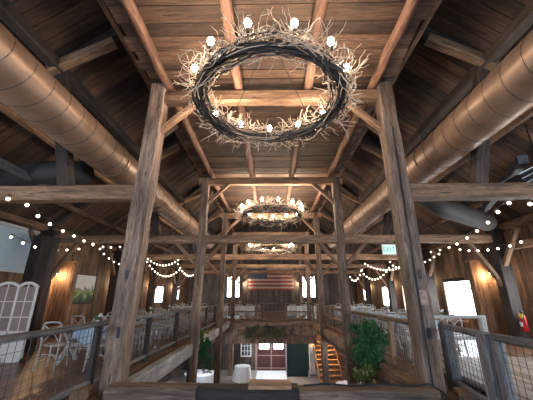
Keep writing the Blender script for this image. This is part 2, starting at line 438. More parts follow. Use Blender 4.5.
for sx in (-1, 1):
    o = timber('wall_plate', (sx * 7.9, NEAR + .1, EAVE - .05), (sx * 7.9, BACKY - .1, EAVE - .05), .28, .2, M['beam'], seg=30)
    tag(o, 'long wall plate along the top of the %s wall' % side[sx], 'beam')
    o = timber('girt', (sx * 7.85, 5.5, 2.95), (sx * 7.85, 9.6, 2.95), .2, .22, M['board'])
    tag(o, 'orange-brown girt on the %s wall between the two nearest wall posts' % side[sx], 'beam')
o = timber('loose_timber', (-5.75, .6, H + 2.72), (-5.6, 6.9, H + 2.62), .16, .16, M['rail'])
tag(o, 'pale thin timber running into the left aisle above the nearest tie beam', 'beam')
o = timber('loose_timber', (5.3, 5.6, H + 2.72), (7.0, 9.6, H + 2.55), .18, .2, M['rail'])
tag(o, 'grey slanting timber in the right aisle just beyond the nearest tie beam', 'beam')
# thin steel tension rods lying under the roof boards
rk = 0
for sx in (-1, 1):
    for k, y in enumerate([3.6, 7.6, 12.2, 16.8]):
        o = MB().tube([(sx * 7.2, y, below(7.2, .52)), (sx * 2.8, y, below(2.8, .62))], .018, 6).build('tension_rod', M['black'], loc=(sx * 5, y, 5))
        tag(o, 'thin black steel rod under the %s roof, %s from the camera' % (side[sx], ORD[k]), 'rod', 'roof tension rods')

# sills around the well
for sx in (-1, 1):
    o = timber('sill_beam', (sx * 2.50, VY0 + .1, -.13), (sx * 2.50, VY1, -.13), .22, .32, M['sill'] if sx < 0 else M['rail_brown'], seg=30)
    tag(o, ('pale grey sill beam edging the left gallery' if sx < 0 else 'brown sill beam edging the right gallery'), 'beam', 'sill beams around the well')
for k, (a, b, mt, zz) in enumerate([(-2.36, -1.06, 'post', .0), (-1.05, .38, 'dark_timber', -.01), (.39, 2.34, 'post', -.02)]):
    o = timber('edge_timber', (a, 4.86, .02 + zz), (b, 4.86, .02 + zz), .32, .34, M[mt], rough=.012)
    tag(o, 'rough timber on the near edge of the well, ' + ['left length', 'middle length', 'right length'][k], 'beam', 'near edge timbers')
tag(MB().box((-.02, 4.82, .215), (.60, .34, .045)).build('loose_board', M['board'], loc=(-.02, 4.82, .2)), 'short pale brown board lying on the middle of the near edge timber', 'board')
for k, (x, c) in enumerate([(-2.75, 'left'), (2.78, 'right')]):
    o = timber('foot_block', (x, 4.80, .06), (x + (-.1 if k == 0 else .1), 5.1, .06), .24, .12, M['beam'])
    tag(o, 'short tan block beside the foot of the nearest %s post' % c, 'block')
# far gallery front
planks('trim_1', (-2.6, VY1 - .06, -1.15), (1, 0, 0), (0, 0, 1), 5.2, 1.12, .26, .05, M['post'])
o = timber('header_beam', (-2.6, VY1 - .12, -.1), (2.6, VY1 - .12, -.1), .2, .24, M['post'])
tag(o, 'front header beam of the far gallery above the vines', 'beam')
for sx in (-1, 1):      # raking braces from sills down to the far posts, seen beside the fascia
    o = planks('trim_%d' % (2 if sx < 0 else 3), (sx * 2.66, VY0, -.62), (0, 1, 0), (0, 0, 1), VY1 - VY0, .36, .2, .04, M['dwall'])
# lower storey
planks('wall_stair', (2.9, 20.6, LOW), (1, 0, 0), (0, 0, 1), 1.9, 2.8, .24, -.03, M['board'])
planks('wall_lower', (-WALLX, 20.8, LOW), (0, 0, 1), (1, 0, 0), 2.9, 2 * WALLX, .22, -.04, M['dwall'], holes=[(0, 2.1, WALLX - .95, WALLX + .95)])
# ------------------------------------------------------------------ lower storey doors and stairs
dn = 0
e = bpy.data.objects.new('door_1', None); C.objects.link(e); e.location = (0, 20.78, LOW); e['kind'] = 'structure'
for s in (-1, 1):
    lf = MB().box((s * .455, 0, .98), (.88, .05, 1.96)).build('door_leaf', M['maroon'], e)
    MB().box((s * .455, -.035, .83), (.86, .02, .05)).build('rail', M['pink'], lf)
    MB().box((s * .455, -.035, .12), (.86, .02, .06)).build('rail', M['pink'], lf)
    MB().box((s * .455, -.03, 1.36), (.62, .012, .30)).build('pane', M['daylight'], lf)
MB().box((0, -.045, .98), (.05, .03, 1.96)).build('astragal', M['pink'], e)
fr = MB()
for s in (-1, 1): fr.box((s * .96, -.02, 1.02), (.12, .12, 2.04))
fr.box((0, -.02, 2.05), (2.04, .12, .12)); fr.build('door_frame', M['pink'], e)
window((-1.62, 20.74, -1.62), .58, 1.15, 'y', mat='darkglass', bars=(3, 4), frame='white', fw=.07, facing=-1)
t = empty('sliding_door', (1.52, 19.2, LOW), 'dark teal sliding barn door hanging beside the maroon double doors', 'door')
MB().box((0, 0, 1.12), (1.22, .05, 2.2)).build('panel', M['teal'], t)
mb = MB()
for s in (-1, 1): mb.box((s * .56, -.04, 1.12), (.09, .03, 2.2))
for z in (.07, 1.1, 2.17): mb.box((0, -.04, z), (1.03, .03, .09))
mb.build('batten', M['teal'], t)
t = empty('staircase', (3.15, 17.4, LOW), 'warm-lit wooden staircase under the right gallery beside the teal door', 'staircase')
for i in range(9):
    MB().box((0, .28 * i, .20 * (i + 1)), (1.15, .32, .05)).build('tread', M['board'], t)
    if i < 8: MB().box((0, .28 * i + .14, .20 * (i + .55)), (1.12, .03, .19)).build('riser', M['board'], t)
for s in (-1, 1): MB().bar((s * .6, -.1, .05), (s * .6, 2.3, 1.75), .05, .26).build('stringer', M['board'], t)
t = empty('pendant_lamp', (3.2, 18.5, -.42), 'warm lamp under the right gallery above the lower staircase', 'lamp')
MB().lathe([(.02, 0), (.14, -.12), (.15, -.14), (.13, -.14)], n=14).build('lamp_shade', M['black'], t)
MB().ball((0, 0, -.17), .07, 10).build('bulb', M['warmlamp'], t)
tag(MB().box((0, 18.2, LOW + .012), (1.75, 4.6, .02)).build('painted_daylight', M['cloth'], loc=(0, 18.2, LOW)), 'pale sheet imitating daylight on the lower floor before the maroon doors', 'light_patch')  # pale sheet laid where daylight would brighten the lower floor
def round_table(x, y, z, label, r=.75):
    t = empty('round_table', (x, y, z), label, 'table', 'white-clothed round tables on the lower floor')
    mb = MB(); n = 40; prof = [(.01, .76), (r, .76), (r + .02, .74)]
    mb.lathe(prof, n=n); mb.build('tabletop', M['cloth'], t)
    mb = MB(); o = 0; rings = [(r + .015, .75), (r + .03, .5), (r + .06, .2), (r + .08, .03)]
    for j, (rr, zz) in enumerate(rings):
        for k in range(n):
            a = 2 * math.pi * k / n; q = rr + .05 * j / 3 * math.sin(a * 10)
            mb.v.append((q * math.cos(a), q * math.sin(a), zz))
    for j in range(3):
        for k in range(n): mb.f.append((j * n + k, j * n + (k + 1) % n, (j + 1) * n + (k + 1) % n, (j + 1) * n + k))
    mb.build('tablecloth', M['cloth'], t, smooth=True)
round_table(-3.6, 16.6, LOW, 'round white-clothed table on the lower floor, left of the far posts')
round_table(-1.6, 18.2, LOW, 'round white-clothed table on the lower floor below the white window', .42)
round_table(-4.6, 14.2, LOW, 'round white-clothed table on the lower floor, farthest left', .8)
round_table(3.5, 14.6, LOW, 'round white-clothed table on the lower floor, right side', .7)

# ------------------------------------------------------------------ furniture prototypes
def make_chair():
    t = bpy.data.objects.new('cross_back_chair', None); C.objects.link(t); t.empty_display_size = .1
    m = M['chair']
    mb = MB(); mb.lathe([(.19, .435), (.21, .44), (.215, .455), (.20, .47)], n=20); mb.build('seat', m, t)
    for s in (-1, 1):
        MB().tube([(s * .17, .17, .44), (s * .195, .20, 0)], .018, 6, .014).build('leg', m, t, smooth=True)
        MB().tube([(s * .19, -.245, 0), (s * .175, -.20, .45), (s * .185, -.235, .72), (s * .17, -.26, .87)], .018, 6).build('leg', m, t, smooth=True)
    mb = MB()
    mb.tube([(s * .17 * 1, -.26, .87) for s in (-1,)] + [(-.12, -.27, .90), (0, -.275, .91), (.12, -.27, .90), (.17, -.26, .87)], .02, 6)
    mb.tube([(-.175, -.20, .50), (-.05, -.215, .66), (.17, -.26, .86)], .012, 5)
    mb.tube([(.175, -.20, .50), (.05, -.215, .66), (-.17, -.26, .86)], .012, 5)
    mb.build('backrest', m, t, smooth=True)
    mb = MB()
    mb.tube([(-.18, -.22, .2), (-.1, -.215, .30), (.1, -.215, .30), (.18, -.22, .2)], .010, 5)
    mb.tube([(-.185, .19, .17), (-.185, -.23, .17)], .010, 5); mb.tube([(.185, .19, .17), (.185, -.23, .17)], .010, 5)
    mb.tube([(-.18, .19, .21), (.18, .19, .21)], .010, 5)
    mb.build('stretcher', m, t, smooth=True)
    return t
chair0 = make_chair(); used = [False]
def chair(x, y, rz, label, group, z=0):
    o = chair0 if not used[0] else copy_tree(chair0); used[0] = True
    o.location = (x, y, z); o.rotation_euler = (0, 0, rz); tag(o, label, 'chair', group); return o
def trestle(x, y, w, label, group, cloth='bluecloth', full=False, z=0):
    t = empty('trestle_table', (x, y, z), label, 'table', group)
    MB().box((0, 0, .745), (w, .76, .035)).build('tabletop', M['tabletop'], t)
    for s in (-1, 1):
        mb = MB(); xx = s * (w / 2 - .35)
        for q in (-1, 1): mb.bar((xx, q * .32, 0), (xx, -q * .28, .72), .07, .06, up=(1, 0, 0))
        mb.build('leg', M['chair'], t)
    MB().bar((-w / 2 + .35, 0, .36), (w / 2 - .35, 0, .36), .05, .08).build('stretcher', M['chair'], t)
    cw = w + .04 if full else .62
    mb = MB(); n = 26
    for (ys, zs) in ((-.42, .42 if not full else .18), (-.40, .66), (-.395, .768), (.395, .768), (.40, .66), (.42, .42 if not full else .18)):
        for i in range(n + 1):
            f = math.sin(i * 1.9) * (.025 if zs < .7 else 0); zz = zs
            if not full and zs < .5: zz = zs + .16 * abs(2 * i / n - 1)
            mb.v.append((-cw / 2 + cw * i / n, ys + f, zz))
    for j in range(5):
        for i in range(n): mb.f.append((j * (n + 1) + i, j * (n + 1) + i + 1, (j + 1) * (n + 1) + i + 1, (j + 1) * (n + 1) + i))
    o = mb.build('table_runner' if not full else 'tablecloth', M[cloth], loc=(x, y, z)); o.location = (x, y, z)
    me = o.data
    for v in me.vertices: v.co = v.co + Vector((x, y, z))
    md = o.modifiers.new('s', 'SOLIDIFY'); md.thickness = .004
    tag(o, ('pale blue runner' if cloth == 'bluecloth' else 'white cloth') + ' draped over the ' + label.split('table')[1].strip(' ,') .join(['', '']) if False else ('pale blue runner hanging over the ' if cloth == 'bluecloth' else 'white cloth covering the ') + group.split(' in ')[0].rstrip('s') + ' ' + label.split(', ')[1], 'runner' if not full else 'tablecloth', 'cloths on the ' + group)
    return t
def vase(x, y, z, label, col='leaf'):
    t = empty('flower_vase', (x, y, z), label, 'vase', 'small vases on the tables')
    MB().lathe([(.03, 0), (.045, .03), (.04, .08), (.025, .12), (.03, .13)], n=12).build('vase', M['cloth'], t, smooth=True)
    mb = MB()
    for i in range(26):
        a = U(0, 6.28); q = Vector((math.cos(a) * U(.02, .1), math.sin(a) * U(.02, .1), U(.14, .24)))
        leafq(mb, q, .035)
    mb.build('foliage', M[col], t)
    mb = MB()
    for i in range(4): mb.ball((U(-.06, .06), U(-.06, .06), U(.2, .26)), .03, 8)
    mb.build('flower', M['white'], t)
def leafq(mb, p, s, n=None):
    q = Quaternion((U(-1, 1), U(-1, 1), U(-1, 1), U(-1, 1))).normalized()
    a = q @ Vector((s, 0, 0)); b = q @ Vector((0, s * .42, 0)); c = q @ Vector((0, 0, s * .12)); p = Vector(p)
    mb.add([p - a, p + b * .9 - c, p + a, p - b * .9 - c], [(0, 1, 2), (0, 2, 3)])
kk = 0
def aisle(sx, ys, gname):
    for i, y in enumerate(ys):
        xc = sx * (4.45 if i or sx > 0 else 4.05)
        trestle(xc, y, 2.3 if i or sx > 0 else 1.9, 'long trestle table with pale blue runner, %s from the camera in the %s aisle' % (ORD[i], side[sx]), 'trestle tables in the %s aisle' % side[sx])
        vase(xc + .28 * -sx * -1 + .3, y - .1, .77, 'little white flower vase on the %s %s-aisle table' % (ORD[i], side[sx]))
        for (dx, pos) in (((-.5, 'left end'), (.5, 'right end')) if i == 0 else ((-.82, 'left end'), (0, 'middle'), (.82, 'right end'))):
            chair(xc + dx, y - .62, U(-.12, .12), 'whitewashed cross-back chair, camera side of %s %s-aisle table, %s' % (ORD[i], side[sx], pos), 'cross-back chairs in the %s aisle' % side[sx])
            if i % 2 == 0 or dx: chair(xc + dx, y + .62, math.pi + U(-.12, .12), 'whitewashed cross-back chair, far side of %s %s-aisle table, %s' % (ORD[i], side[sx], pos), 'cross-back chairs in the %s aisle' % side[sx])
aisle(-1, [7.35, 9.4, 11.5, 13.5, 15.5, 17.5], 'left')
aisle(1, [9.4, 11.5, 13.5, 15.5, 17.5], 'right')
# far gallery
names = ['leftmost', 'left of centre', 'right of centre', 'rightmost']
for i, x in enumerate([-5.6, -2.3, 2.3, 5.6]):
    tt = trestle(x, 21.4, 2.3, 'white-clothed table on the far gallery, %s' % names[i], 'white-clothed tables in the far gallery', 'cloth', True)
    for (dx, pos) in ((-.8, 'left'), (0, 'middle'), (.8, 'right')):
        chair(x + dx, 20.75, U(-.15, .15), 'white cross-back chair before the %s far-gallery table, %s seat' % (names[i], pos), 'cross-back chairs in the far gallery')
        chair(x + dx, 22.05, math.pi + U(-.15, .15), 'white cross-back chair behind the %s far-gallery table, %s seat' % (names[i], pos), 'cross-back chairs in the far gallery')
    vase(x + .1, 21.4, .77, 'flower vase on the %s far-gallery table' % names[i])
for i, x in enumerate([-1.95, -1.4, -.85, 1.3, 1.9]):
    chair(x, 19.3, math.pi + U(-.3, .3), 'white cross-back chair behind the far railing, %s from the left' % ORD[i], 'cross-back chairs in the far gallery')

# ------------------------------------------------------------------ railings
def railing(name, p0, p1, n, zr, label, mat, group=None, posts=True, midrail=False, wire=True, ext0=0, pw=.11, pmat=None):
    p0 = Vector(p0); p1 = Vector(p1); t = empty(name, p0, label, 'railing', group)
    d = (p1 - p0); L = d.length; u = d.normalized()
    up = Vector((0, 0, 1))
    for i in range(n + 1):
        q = p0 + d * i / n
        timber('rail_post', q, q + up * (zr + .03), pw, pw, M[pmat or mat], t, rough=.004)
    timber('top_rail', p0 - u * ext0 + up * zr, p1 + up * zr, .14, .07, M[mat], t, rough=.005)
    timber('bottom_rail', p0 - u * ext0 + up * .12, p1 + up * .12, .09, .07, M[mat], t, rough=.004)
    if midrail: timber('middle_rail', p0 + up * zr * .55, p1 + up * zr * .55, .06, .07, M[mat], t, rough=.004)
    if wire:
        for i in range(n):
            a = p0 + d * i / n + u * pw / 2 - p0; b = p0 + d * (i + 1) / n - u * pw / 2 - p0
            if i == 0: a -= u * ext0
            mb = MB(); l = (b - a).length; m = max(2, int(l / .105))
            for j in range(m + 1):
                q = a + u * (l * j / m); mb.bar(q + up * .14, q + up * (zr - .03), .0045 if L < 3 or i < 2 else .003)
            m = int((zr - .15) / .105)
            for j in range(m + 1):
                z = .15 + (zr - .2) * j / m; mb.bar(a + up * z, b + up * z, .0045 if L < 3 or i < 2 else .003)
            mb.build('wire_mesh', M['wire'], t)
    return t
railing('railing', (-2.90, 3.1, 0), (-2.90, 18.3, 0), 7, .98, 'grey timber railing with wire mesh along the left gallery', 'rail', 'gallery railings', ext0=2.2, pmat='dark_timber')
railing('railing', (2.75, 4.15, 0), (2.97, 5.45, 0), 1, .94, 'short railing between two stout posts beside the nearest right post', 'rail', 'gallery railings', pw=.17)
railing('railing', (2.77, 1.6, 0), (2.77, 3.98, 0), 1, .94, 'railing with wire mesh at the bottom right corner', 'rail', 'gallery railings', pw=.12)
railing('railing', (2.74, 7.3, 0), (2.74, 18.3, 0), 5, .93, 'brown timber railing with wire mesh along the right gallery', 'rail_brown', 'gallery railings', ext0=1.7, midrail=True)
railing('railing', (-2.5, 18.5, 0), (2.5, 18.5, 0), 3, 1.0, 'weathered railing across the front of the far gallery', 'post', 'gallery railings', midrail=True, pw=.09)
railing('railing', (3.55, 7.15, 0), (4.75, 7.15, 0), 1, .98, 'short inner railing with pale posts below the big bright window', 'chair', 'gallery railings', wire=False, pw=.13, midrail=True)
# platform at the right near corner, coloured pale for daylight glare
o = planks('glare_platform', (3.1, 2.0, .10), (0, 1, 0), (1, 0, 0), 5.0, 4.8, .2, -.09, M['glare_floor'], kind=None)
tag(o, 'low platform coloured pale for daylight glare behind the near right railing mesh', 'platform')

# ------------------------------------------------------------------ ducts
def duct(sx, label):
    t = empty('air_duct', (sx * 3.58, 1.0, H + 2.92), label, 'duct', 'round ducts along the nave')
    r = .385; mb = MB(); y0, y1 = -5.4, 15.5; n = 28
    mb.tube([(0, y0, 0), (0, y1, 0)], r, n); mb.build('pipe', M['duct'], t, smooth=False).data.polygons.foreach_set('use_smooth', [True] * n + [False] * 2)
    mb = MB(); y = y0 + .1
    # spiral seam
    pts = []; turns = int((y1 - y0) / .36)
    for i in range(turns * 20):
        a = 2 * math.pi * i / 20; pts.append(((r + .001) * math.cos(a), y0 + .36 * i / 20, (r + .001) * math.sin(a)))
    mb.tube(pts, .0065, 4); mb.build('seam', M['duct_dark'], t)
    for yy in (-1.5, 4.9, 10.2):
        MB().tube([(0, yy, 0), (0, yy + .035, 0)], r + .018, n).build('joint_band', M['duct'], t)
        mb = MB(); mb.tube([(r * sx * 0, yy + .2, r), (0, yy + .2, r + 1.0)], .012, 5); mb.build('hanger', M['black'], t)
    return t
duct(-1, 'large round spiral metal duct running along the left of the nave')
duct(1, 'large round spiral metal duct running along the right of the nave')
# branch ducts
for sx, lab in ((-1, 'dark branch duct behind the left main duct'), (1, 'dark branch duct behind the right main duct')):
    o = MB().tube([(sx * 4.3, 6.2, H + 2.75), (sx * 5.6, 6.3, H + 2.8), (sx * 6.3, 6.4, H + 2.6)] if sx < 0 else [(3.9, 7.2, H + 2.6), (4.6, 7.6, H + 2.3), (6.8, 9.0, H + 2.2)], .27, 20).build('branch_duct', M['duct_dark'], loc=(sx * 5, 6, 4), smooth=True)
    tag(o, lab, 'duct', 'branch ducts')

# ------------------------------------------------------------------ chandeliers
def make_chandelier():
    t = bpy.data.objects.new('twig_chandelier', None); C.objects.link(t); t.empty_display_size = .1
    Rr = 1.13; mb = MB()
    def wind(mb, num, smin, smax, qmin, qmax, rmin, rmax, wmax, flat=1.0, wob=.35):
        for i in range(num):
            a0 = U(0, 6.28); span = U(smin, smax); w = U(-wmax, wmax); ph = U(0, 6.28); rr = U(qmin, qmax); n = int(span * 10)
            k1, k2 = U(3, 9), U(0, 6.28); pts = []
            for j in range(n + 1):
                a = a0 + span * j / n; b = ph + w * j / n; q = rr * (1 + wob * math.sin(k1 * a + k2))
                rad = Rr + q * math.cos(b); pts.append((rad * math.cos(a), rad * math.sin(a), q * math.sin(b) * flat))
            mb.tube(pts, U(rmin, rmax), 5, rmin * .7)
    wind(mb, 125, 1.0, 3.2, .02, .13, .006, .017, 4)
    mb.build('vine_wreath', M['vine'], t, smooth=True)
    mb = MB()
    wind(mb, 60, .6, 1.8, .08, .17, .005, .010, 2.5, 1.0, .5)
    for i in range(430):          # crooked twigs
        a = U(0, 6.28); b = U(-.7, 2.7)     # angle round the section: 0 outward, pi/2 up
        rad = Vector((math.cos(a), math.sin(a), 0)); tan = Vector((-math.sin(a), math.cos(a), 0))
        p = rad * Rr + (rad * math.cos(b) + Vector((0, 0, math.sin(b)))) * .09
        d = (rad * math.cos(b) + Vector((0, 0, math.sin(b))) + tan * U(-1.3, 1.3)).normalized()
        st = U(.035, .075); pts = [p]; k = random.randint(4, 8)
        for j in range(k):
            d = (d + Vector((U(-1, 1), U(-1, 1), U(-1, 1))) * .55).normalized(); p = p + d * st; pts.append(p)
            if j in (1, 3) and R() < .6:
                d2 = (d + Vector((U(-1, 1), U(-1, 1), U(-1, 1))) * .9).normalized(); mb.tube([p, p + d2 * st, p + d2 * st * 1.9 + Vector((0, 0, .02))], .0045, 4, .003)
        mb.tube(pts, U(.006, .0095), 4, .0035)
    mb.build('twigs', M['twig'], t, smooth=True)
    NB = 13
    for i in range(NB):
        a = 2 * math.pi * (i + .28) / NB; x, y = 1.25 * math.cos(a), 1.25 * math.sin(a)
        b = MB().lathe([(.012, .0), (.024, .02), (.044, .065), (.050, .09), (.042, .125), (.018, .15), (.002, .155)], (0, 0, 0), 12).build('bulb', M['bulb'], t, smooth=True)
        b.location = (x, y, .20)
        s = MB().lathe([(.02, -.09), (.024, -.08), (.024, 0), (.018, .005)], n=10).build('socket', M['black'], b)
    mb = MB()
    for i in range(4):
        a = math.pi / 4 + math.pi / 2 * i
        mb.tube([(Rr * math.cos(a), Rr * math.sin(a), .1), (.03 * math.cos(a), .03 * math.sin(a), 1.35)], .006, 5)
    mb.tube([(0, 0, 1.35), (0, 0, 1.55)], .012, 6); mb.build('hanging_chain', M['black'], t)
    return t
ch = make_chandelier()
CH = [(0.0, 4.06, H + 3.05, 'nearest and largest-looking twig chandelier with glowing bulbs above the well'),
      (.05, 11.35, H + 3.10, 'second twig chandelier, hanging just above the full-width tie beam'),
      (.0, 16.9, H + 2.55, 'farthest twig chandelier, seen between tie beams before the flag')]
for i, (x, y, z, lab) in enumerate(CH):
    o = ch if i == 0 else copy_tree(ch)
    o.location = (x, y, z); o.rotation_euler = (0, 0, .9 * i); tag(o, lab, 'chandelier', 'twig ring chandeliers')
    for j in range(4):
        a = math.pi / 4 + j * math.pi / 2
        l = bpy.data.lights.new('chandelier_light', 'POINT'); l.energy = (48, 85, 95)[i]; l.color = (1, .81, .60); l.shadow_soft_size = .12
        lo = bpy.data.objects.new('chandelier_light', l); C.objects.link(lo); lo.location = (x + 1.17 * math.cos(a), y + 1.17 * math.sin(a), z + .42)

# ------------------------------------------------------------------ camera model (also used to place string lights by where they hang)
F = 291.0; PITCH = math.radians(18.3); YAW = math.radians(.84)
CAM = Vector((0, 0, H))
def ray(px, py):
    v = Vector(((px - 266.5) / F, (200 - py) / F, 1))
    c, s = math.cos(PITCH), math.sin(PITCH)
    d = Vector((v.x, v.z * c - v.y * s, v.z * s + v.y * c))
    c, s = math.cos(YAW), math.sin(YAW)
    return Vector((d.x * c - d.y * s, d.x * s + d.y * c, d.z))
def at(px, py, Y):
    d = ray(px, py); return CAM + d * (Y / d.y)
def strand(pts, label, r=.035):
    """pts: (px, py, distance) of each bulb"""
    P = [at(*p) for p in pts]; t = empty('string_lights', P[0], label, 'string lights', 'globe string lights'); o = P[0]
    path = []
    for i in range(len(P) - 1):
        a, b = P[i] + Vector((0, 0, .09)), P[i + 1] + Vector((0, 0, .09))
        path += [a, (a + b) / 2 - Vector((0, 0, .02))]
    path.append(P[-1] + Vector((0, 0, .09)))
    MB().tube([p - o for p in path], .007, 5).build('cord', M['black'], t)
    for p in P:
        b = MB().ball((0, 0, 0), r, 10).build('bulb', M['bulb_small'], t, smooth=True); b.location = p - o
        MB().lathe([(.012, .03), (.014, .09), (.008, .095)], n=6).build('socket', M['black'], b)
def lin(pts, y0, y1):
    n = len(pts); return [(p[0], p[1], 1 / (1 / y0 + (1 / y1 - 1 / y0) * i / (n - 1))) for i, p in enumerate(pts)]
strand(lin([(8, 199), (27, 205), (38, 216), (50, 224), (63, 231), (74, 236), (84, 241), (93, 244)], 5.0, 9.7), 'string of globe bulbs sweeping from nearest left tie beam to second frame')
strand(lin([(530, 204), (509, 203), (498, 212), (488, 222.5), (477, 231), (467, 238), (457, 244), (449, 247.5)], 5.0, 9.7), 'string of globe bulbs sweeping from nearest right tie beam to second frame')
strand(lin([(11, 237), (23, 243), (35, 247), (47, 249), (57, 250), (67, 250), (79, 249), (93, 245), (103, 247), (111, 247.5), (120, 247)], 7.7, 12.5), 'string of globe bulbs hanging along the left aisle wall')
strand(lin([(521, 242), (510, 246), (498, 248.6), (488, 250), (478, 250.6), (469, 250.6), (460, 249.5), (449, 247.6), (440, 250), (431, 252)], 7.7, 12.5), 'string of globe bulbs hanging along the right aisle wall')
strand(lin([(100, 249), (104, 254), (109, 258.5), (114, 262), (119, 264)], 11, 13.8), 'short drooping string of globe bulbs left of the nearest left post')
strand(lin([(439, 254), (434, 257), (430, 260), (425, 262)], 11, 13.8), 'short drooping string of globe bulbs right of the nearest right post')
def swag(xa, ya, xb, yb, sag, n, Y): return [(xa + (xb - xa) * i / n, ya + (yb - ya) * i / n + sag * (1 - (2 * i / n - 1) ** 2), Y) for i in range(n + 1)]
strand(swag(148, 259, 178, 260, 6, 10, 14.3) , 'upper swag of globe bulbs under the third left tie beam', .04)
strand(swag(147, 262, 179, 270, 10, 12, 15.2), 'middle swag of globe bulbs in the far left aisle', .04)
strand(swag(178, 264, 193, 275, 5, 7, 14.6), 'lower swag of globe bulbs beside the second left post', .04)
strand(swag(365, 264, 402, 267, 4.5, 12, 14.3) , 'upper swag of globe bulbs under the third right tie beam', .04)
strand(swag(350, 277, 362, 270, 7, 6, 15.6), 'lower swag of globe bulbs beside the second right post', .04)
strand(swag(361, 271, 389, 268, 10, 10, 15.0), 'middle swag of globe bulbs in the far right aisle', .04)
strand(swag(390, 262, 402, 265, 4, 4, 14.0), 'short swag of globe bulbs below the exit sign', .04)

# ------------------------------------------------------------------ wall lamps
for sx in (-1, 1):
    for k, y in enumerate([6.9 if False else 5.9, 10.95, 15.6, 20.35, 25.0]):
        t = empty('wall_sconce', (sx * (WALLX - .1), y, 2.28), 'warm wall lamp on the %s wall, just past its %s post' % (side[sx], ORD[k]), 'lamp', 'wall lamps')
        MB().box((sx * .0, 0, 0), (.05, .12, .16)).build('back_plate', M['black'], t)
        MB().tube([(0, 0, .05), (-sx * .09, 0, .09), (-sx * .12, 0, .05)], .012, 6).build('arm', M['black'], t)
        MB().lathe([(.02, .05), (.08, -.04), (.085, -.06), (.075, -.06)], (-sx * .12, 0, 0), 12).build('lamp_shade', M['black'], t)
        MB().ball((-sx * .12, 0, -.05), .045, 10).build('bulb', M['sconce'], t)
        l = bpy.data.lights.new('sconce_light', 'POINT'); l.energy = 34; l.color = (1, .66, .36); l.shadow_soft_size = .05
        lo = bpy.data.objects.new('sconce_light', l); C.objects.link(lo); lo.location = (sx * (WALLX - .27), y, 2.14)
for sx in (-1, 1):
    t = empty('wall_sconce', (sx * 2.62, BACKY - .08, 2.75), 'warm wall lamp on the far gable wall, just %s of the flag' % side[sx], 'lamp', 'wall lamps')
    MB().box((0, 0, 0), (.12, .05, .16)).build('back_plate', M['black'], t)
    MB().tube([(0, 0, .05), (0, -.09, .09), (0, -.12, .05)], .012, 6).build('arm', M['black'], t)
    MB().lathe([(.02, .05), (.08, -.04), (.085, -.06), (.075, -.06)], (0, -.12, 0), 12).build('lamp_shade', M['black'], t)
    MB().ball((0, -.12, -.05), .055, 10).build('bulb', M['sconce'], t)
    l = bpy.data.lights.new('sconce_light', 'POINT'); l.energy = 70; l.color = (1, .74, .5); l.shadow_soft_size = .05
    lo = bpy.data.objects.new('sconce_light', l); C.objects.link(lo); lo.location = (sx * 2.62, BACKY - .35, 2.6)
# boxed board columns against the walls
for sx in (-1, 1):
    t = empty('board_closet', (sx * 7.77, 11.3, 0), 'tall boxed closet of vertical boards on the %s wall' % side[sx], 'closet', 'boxed closets')
    mb = MB()
    for i in range(3): mb.box((-.23 + i * .23, -.12, 1.33), (.222, .03, 2.66))
    mb.box((-sx * .33, 0, 1.33), (.03, .22, 2.66)); mb.box((0, .12, 1.33), (.68, .02, 2.66))
    mb.build('board_side', M['wall'], t)
    MB().box((0, 0, 2.68), (.72, .32, .05)).build('top', M['beam'], t)
# picture on the left wall
t = empty('framed_picture', (-8.04, 12.95, 1.72), 'landscape picture with pale sky and green meadow on the left board wall', 'picture')
MB().box((0, 0, 0), (.03, 1.5, 1.15)).build('canvas', M['print'], t)
mb = MB()
for s in (-1, 1): mb.box((.01, s * .76, 0), (.05, .04, 1.2)); mb.box((.01, 0, s * .585), (.05, 1.5, .04))
mb.build('frame', M['dark_timber'], t)
# projection screen
t = empty('projection_screen', (-7.7, 7.0, 2.2), 'pale blue-grey screen panel high on the left near wall', 'screen')
MB().box((0, .55, .55), (.03, 3.6, 1.22)).build('screen_fabric', M['screen'], t)
MB().tube([(0, -1.3, 1.22), (0, 2.4, 1.22)], .05, 12).build('roller', M['white'], t)
MB().box((0, .55, -.08), (.04, 3.62, .04)).build('weight_bar', M['white'], t)
# timber partition (dark) behind the folding screen
tag(timber('partition_post', (-7.1, 8.9, 0), (-7.1, 8.9, 3.2), .42, .34, M['dark_timber']), 'broad dark plank post left of the board closet, below the pale screen', 'post')
tag(timber('partition_post', (-6.6, 8.6, 0), (-6.6, 8.6, 3.1), .34, .3, M['dark_timber']), 'dark thick post right behind the cream arched screen', 'post')
# cream arched folding screen
t = empty('folding_screen', (-6.12, 7.3, 0), 'cream folding screen with arched top and taupe panes at the left edge', 'screen')
def leaf_panel(x, ang, nm):
    W_, Hh = .50, 1.62
    m = Matrix.Translation((x, 0, 0)) @ Matrix.Rotation(ang, 4, 'Z')
    def bake(mb): mb.v = [tuple(m @ Vector(v)) for v in mb.v]; return mb
    mb = MB()
    for s in (-1, 1): mb.box((s * (W_ / 2 - .025), 0, Hh / 2), (.05, .035, Hh))
    mb.box((0, 0, .04), (W_, .035, .08)); mb.box((0, 0, .62), (W_, .035, .06))
    n = 8
    for i in range(n):
        a = -1 + 2 * i / n; b = -1 + 2 * (i + 1) / n
        za = Hh + .11 * (1 - a * a); zb = Hh + .11 * (1 - b * b)
        mb.bar((a * W_ / 2, 0, za), (b * W_ / 2, 0, zb), .035, .06, up=(0, 0, 1))
    mb.box((0, 0, 1.16), (.022, .025, 1.06))
    for z in (.95, 1.30): mb.box((0, 0, z), (W_ - .08, .025, .022))
    f = bake(mb).build('panel_frame', M['shutter'], t)
    mb = MB(); mb.box((0, 0, 1.14), (W_ - .1, .01, 1.0)); bake(mb).build('pane', M['shutter_pane'], f)
    mb = MB(); mb.box((0, 0, .33), (W_ - .1, .015, .55)); bake(mb).build('solid_panel', M['shutter'], f)
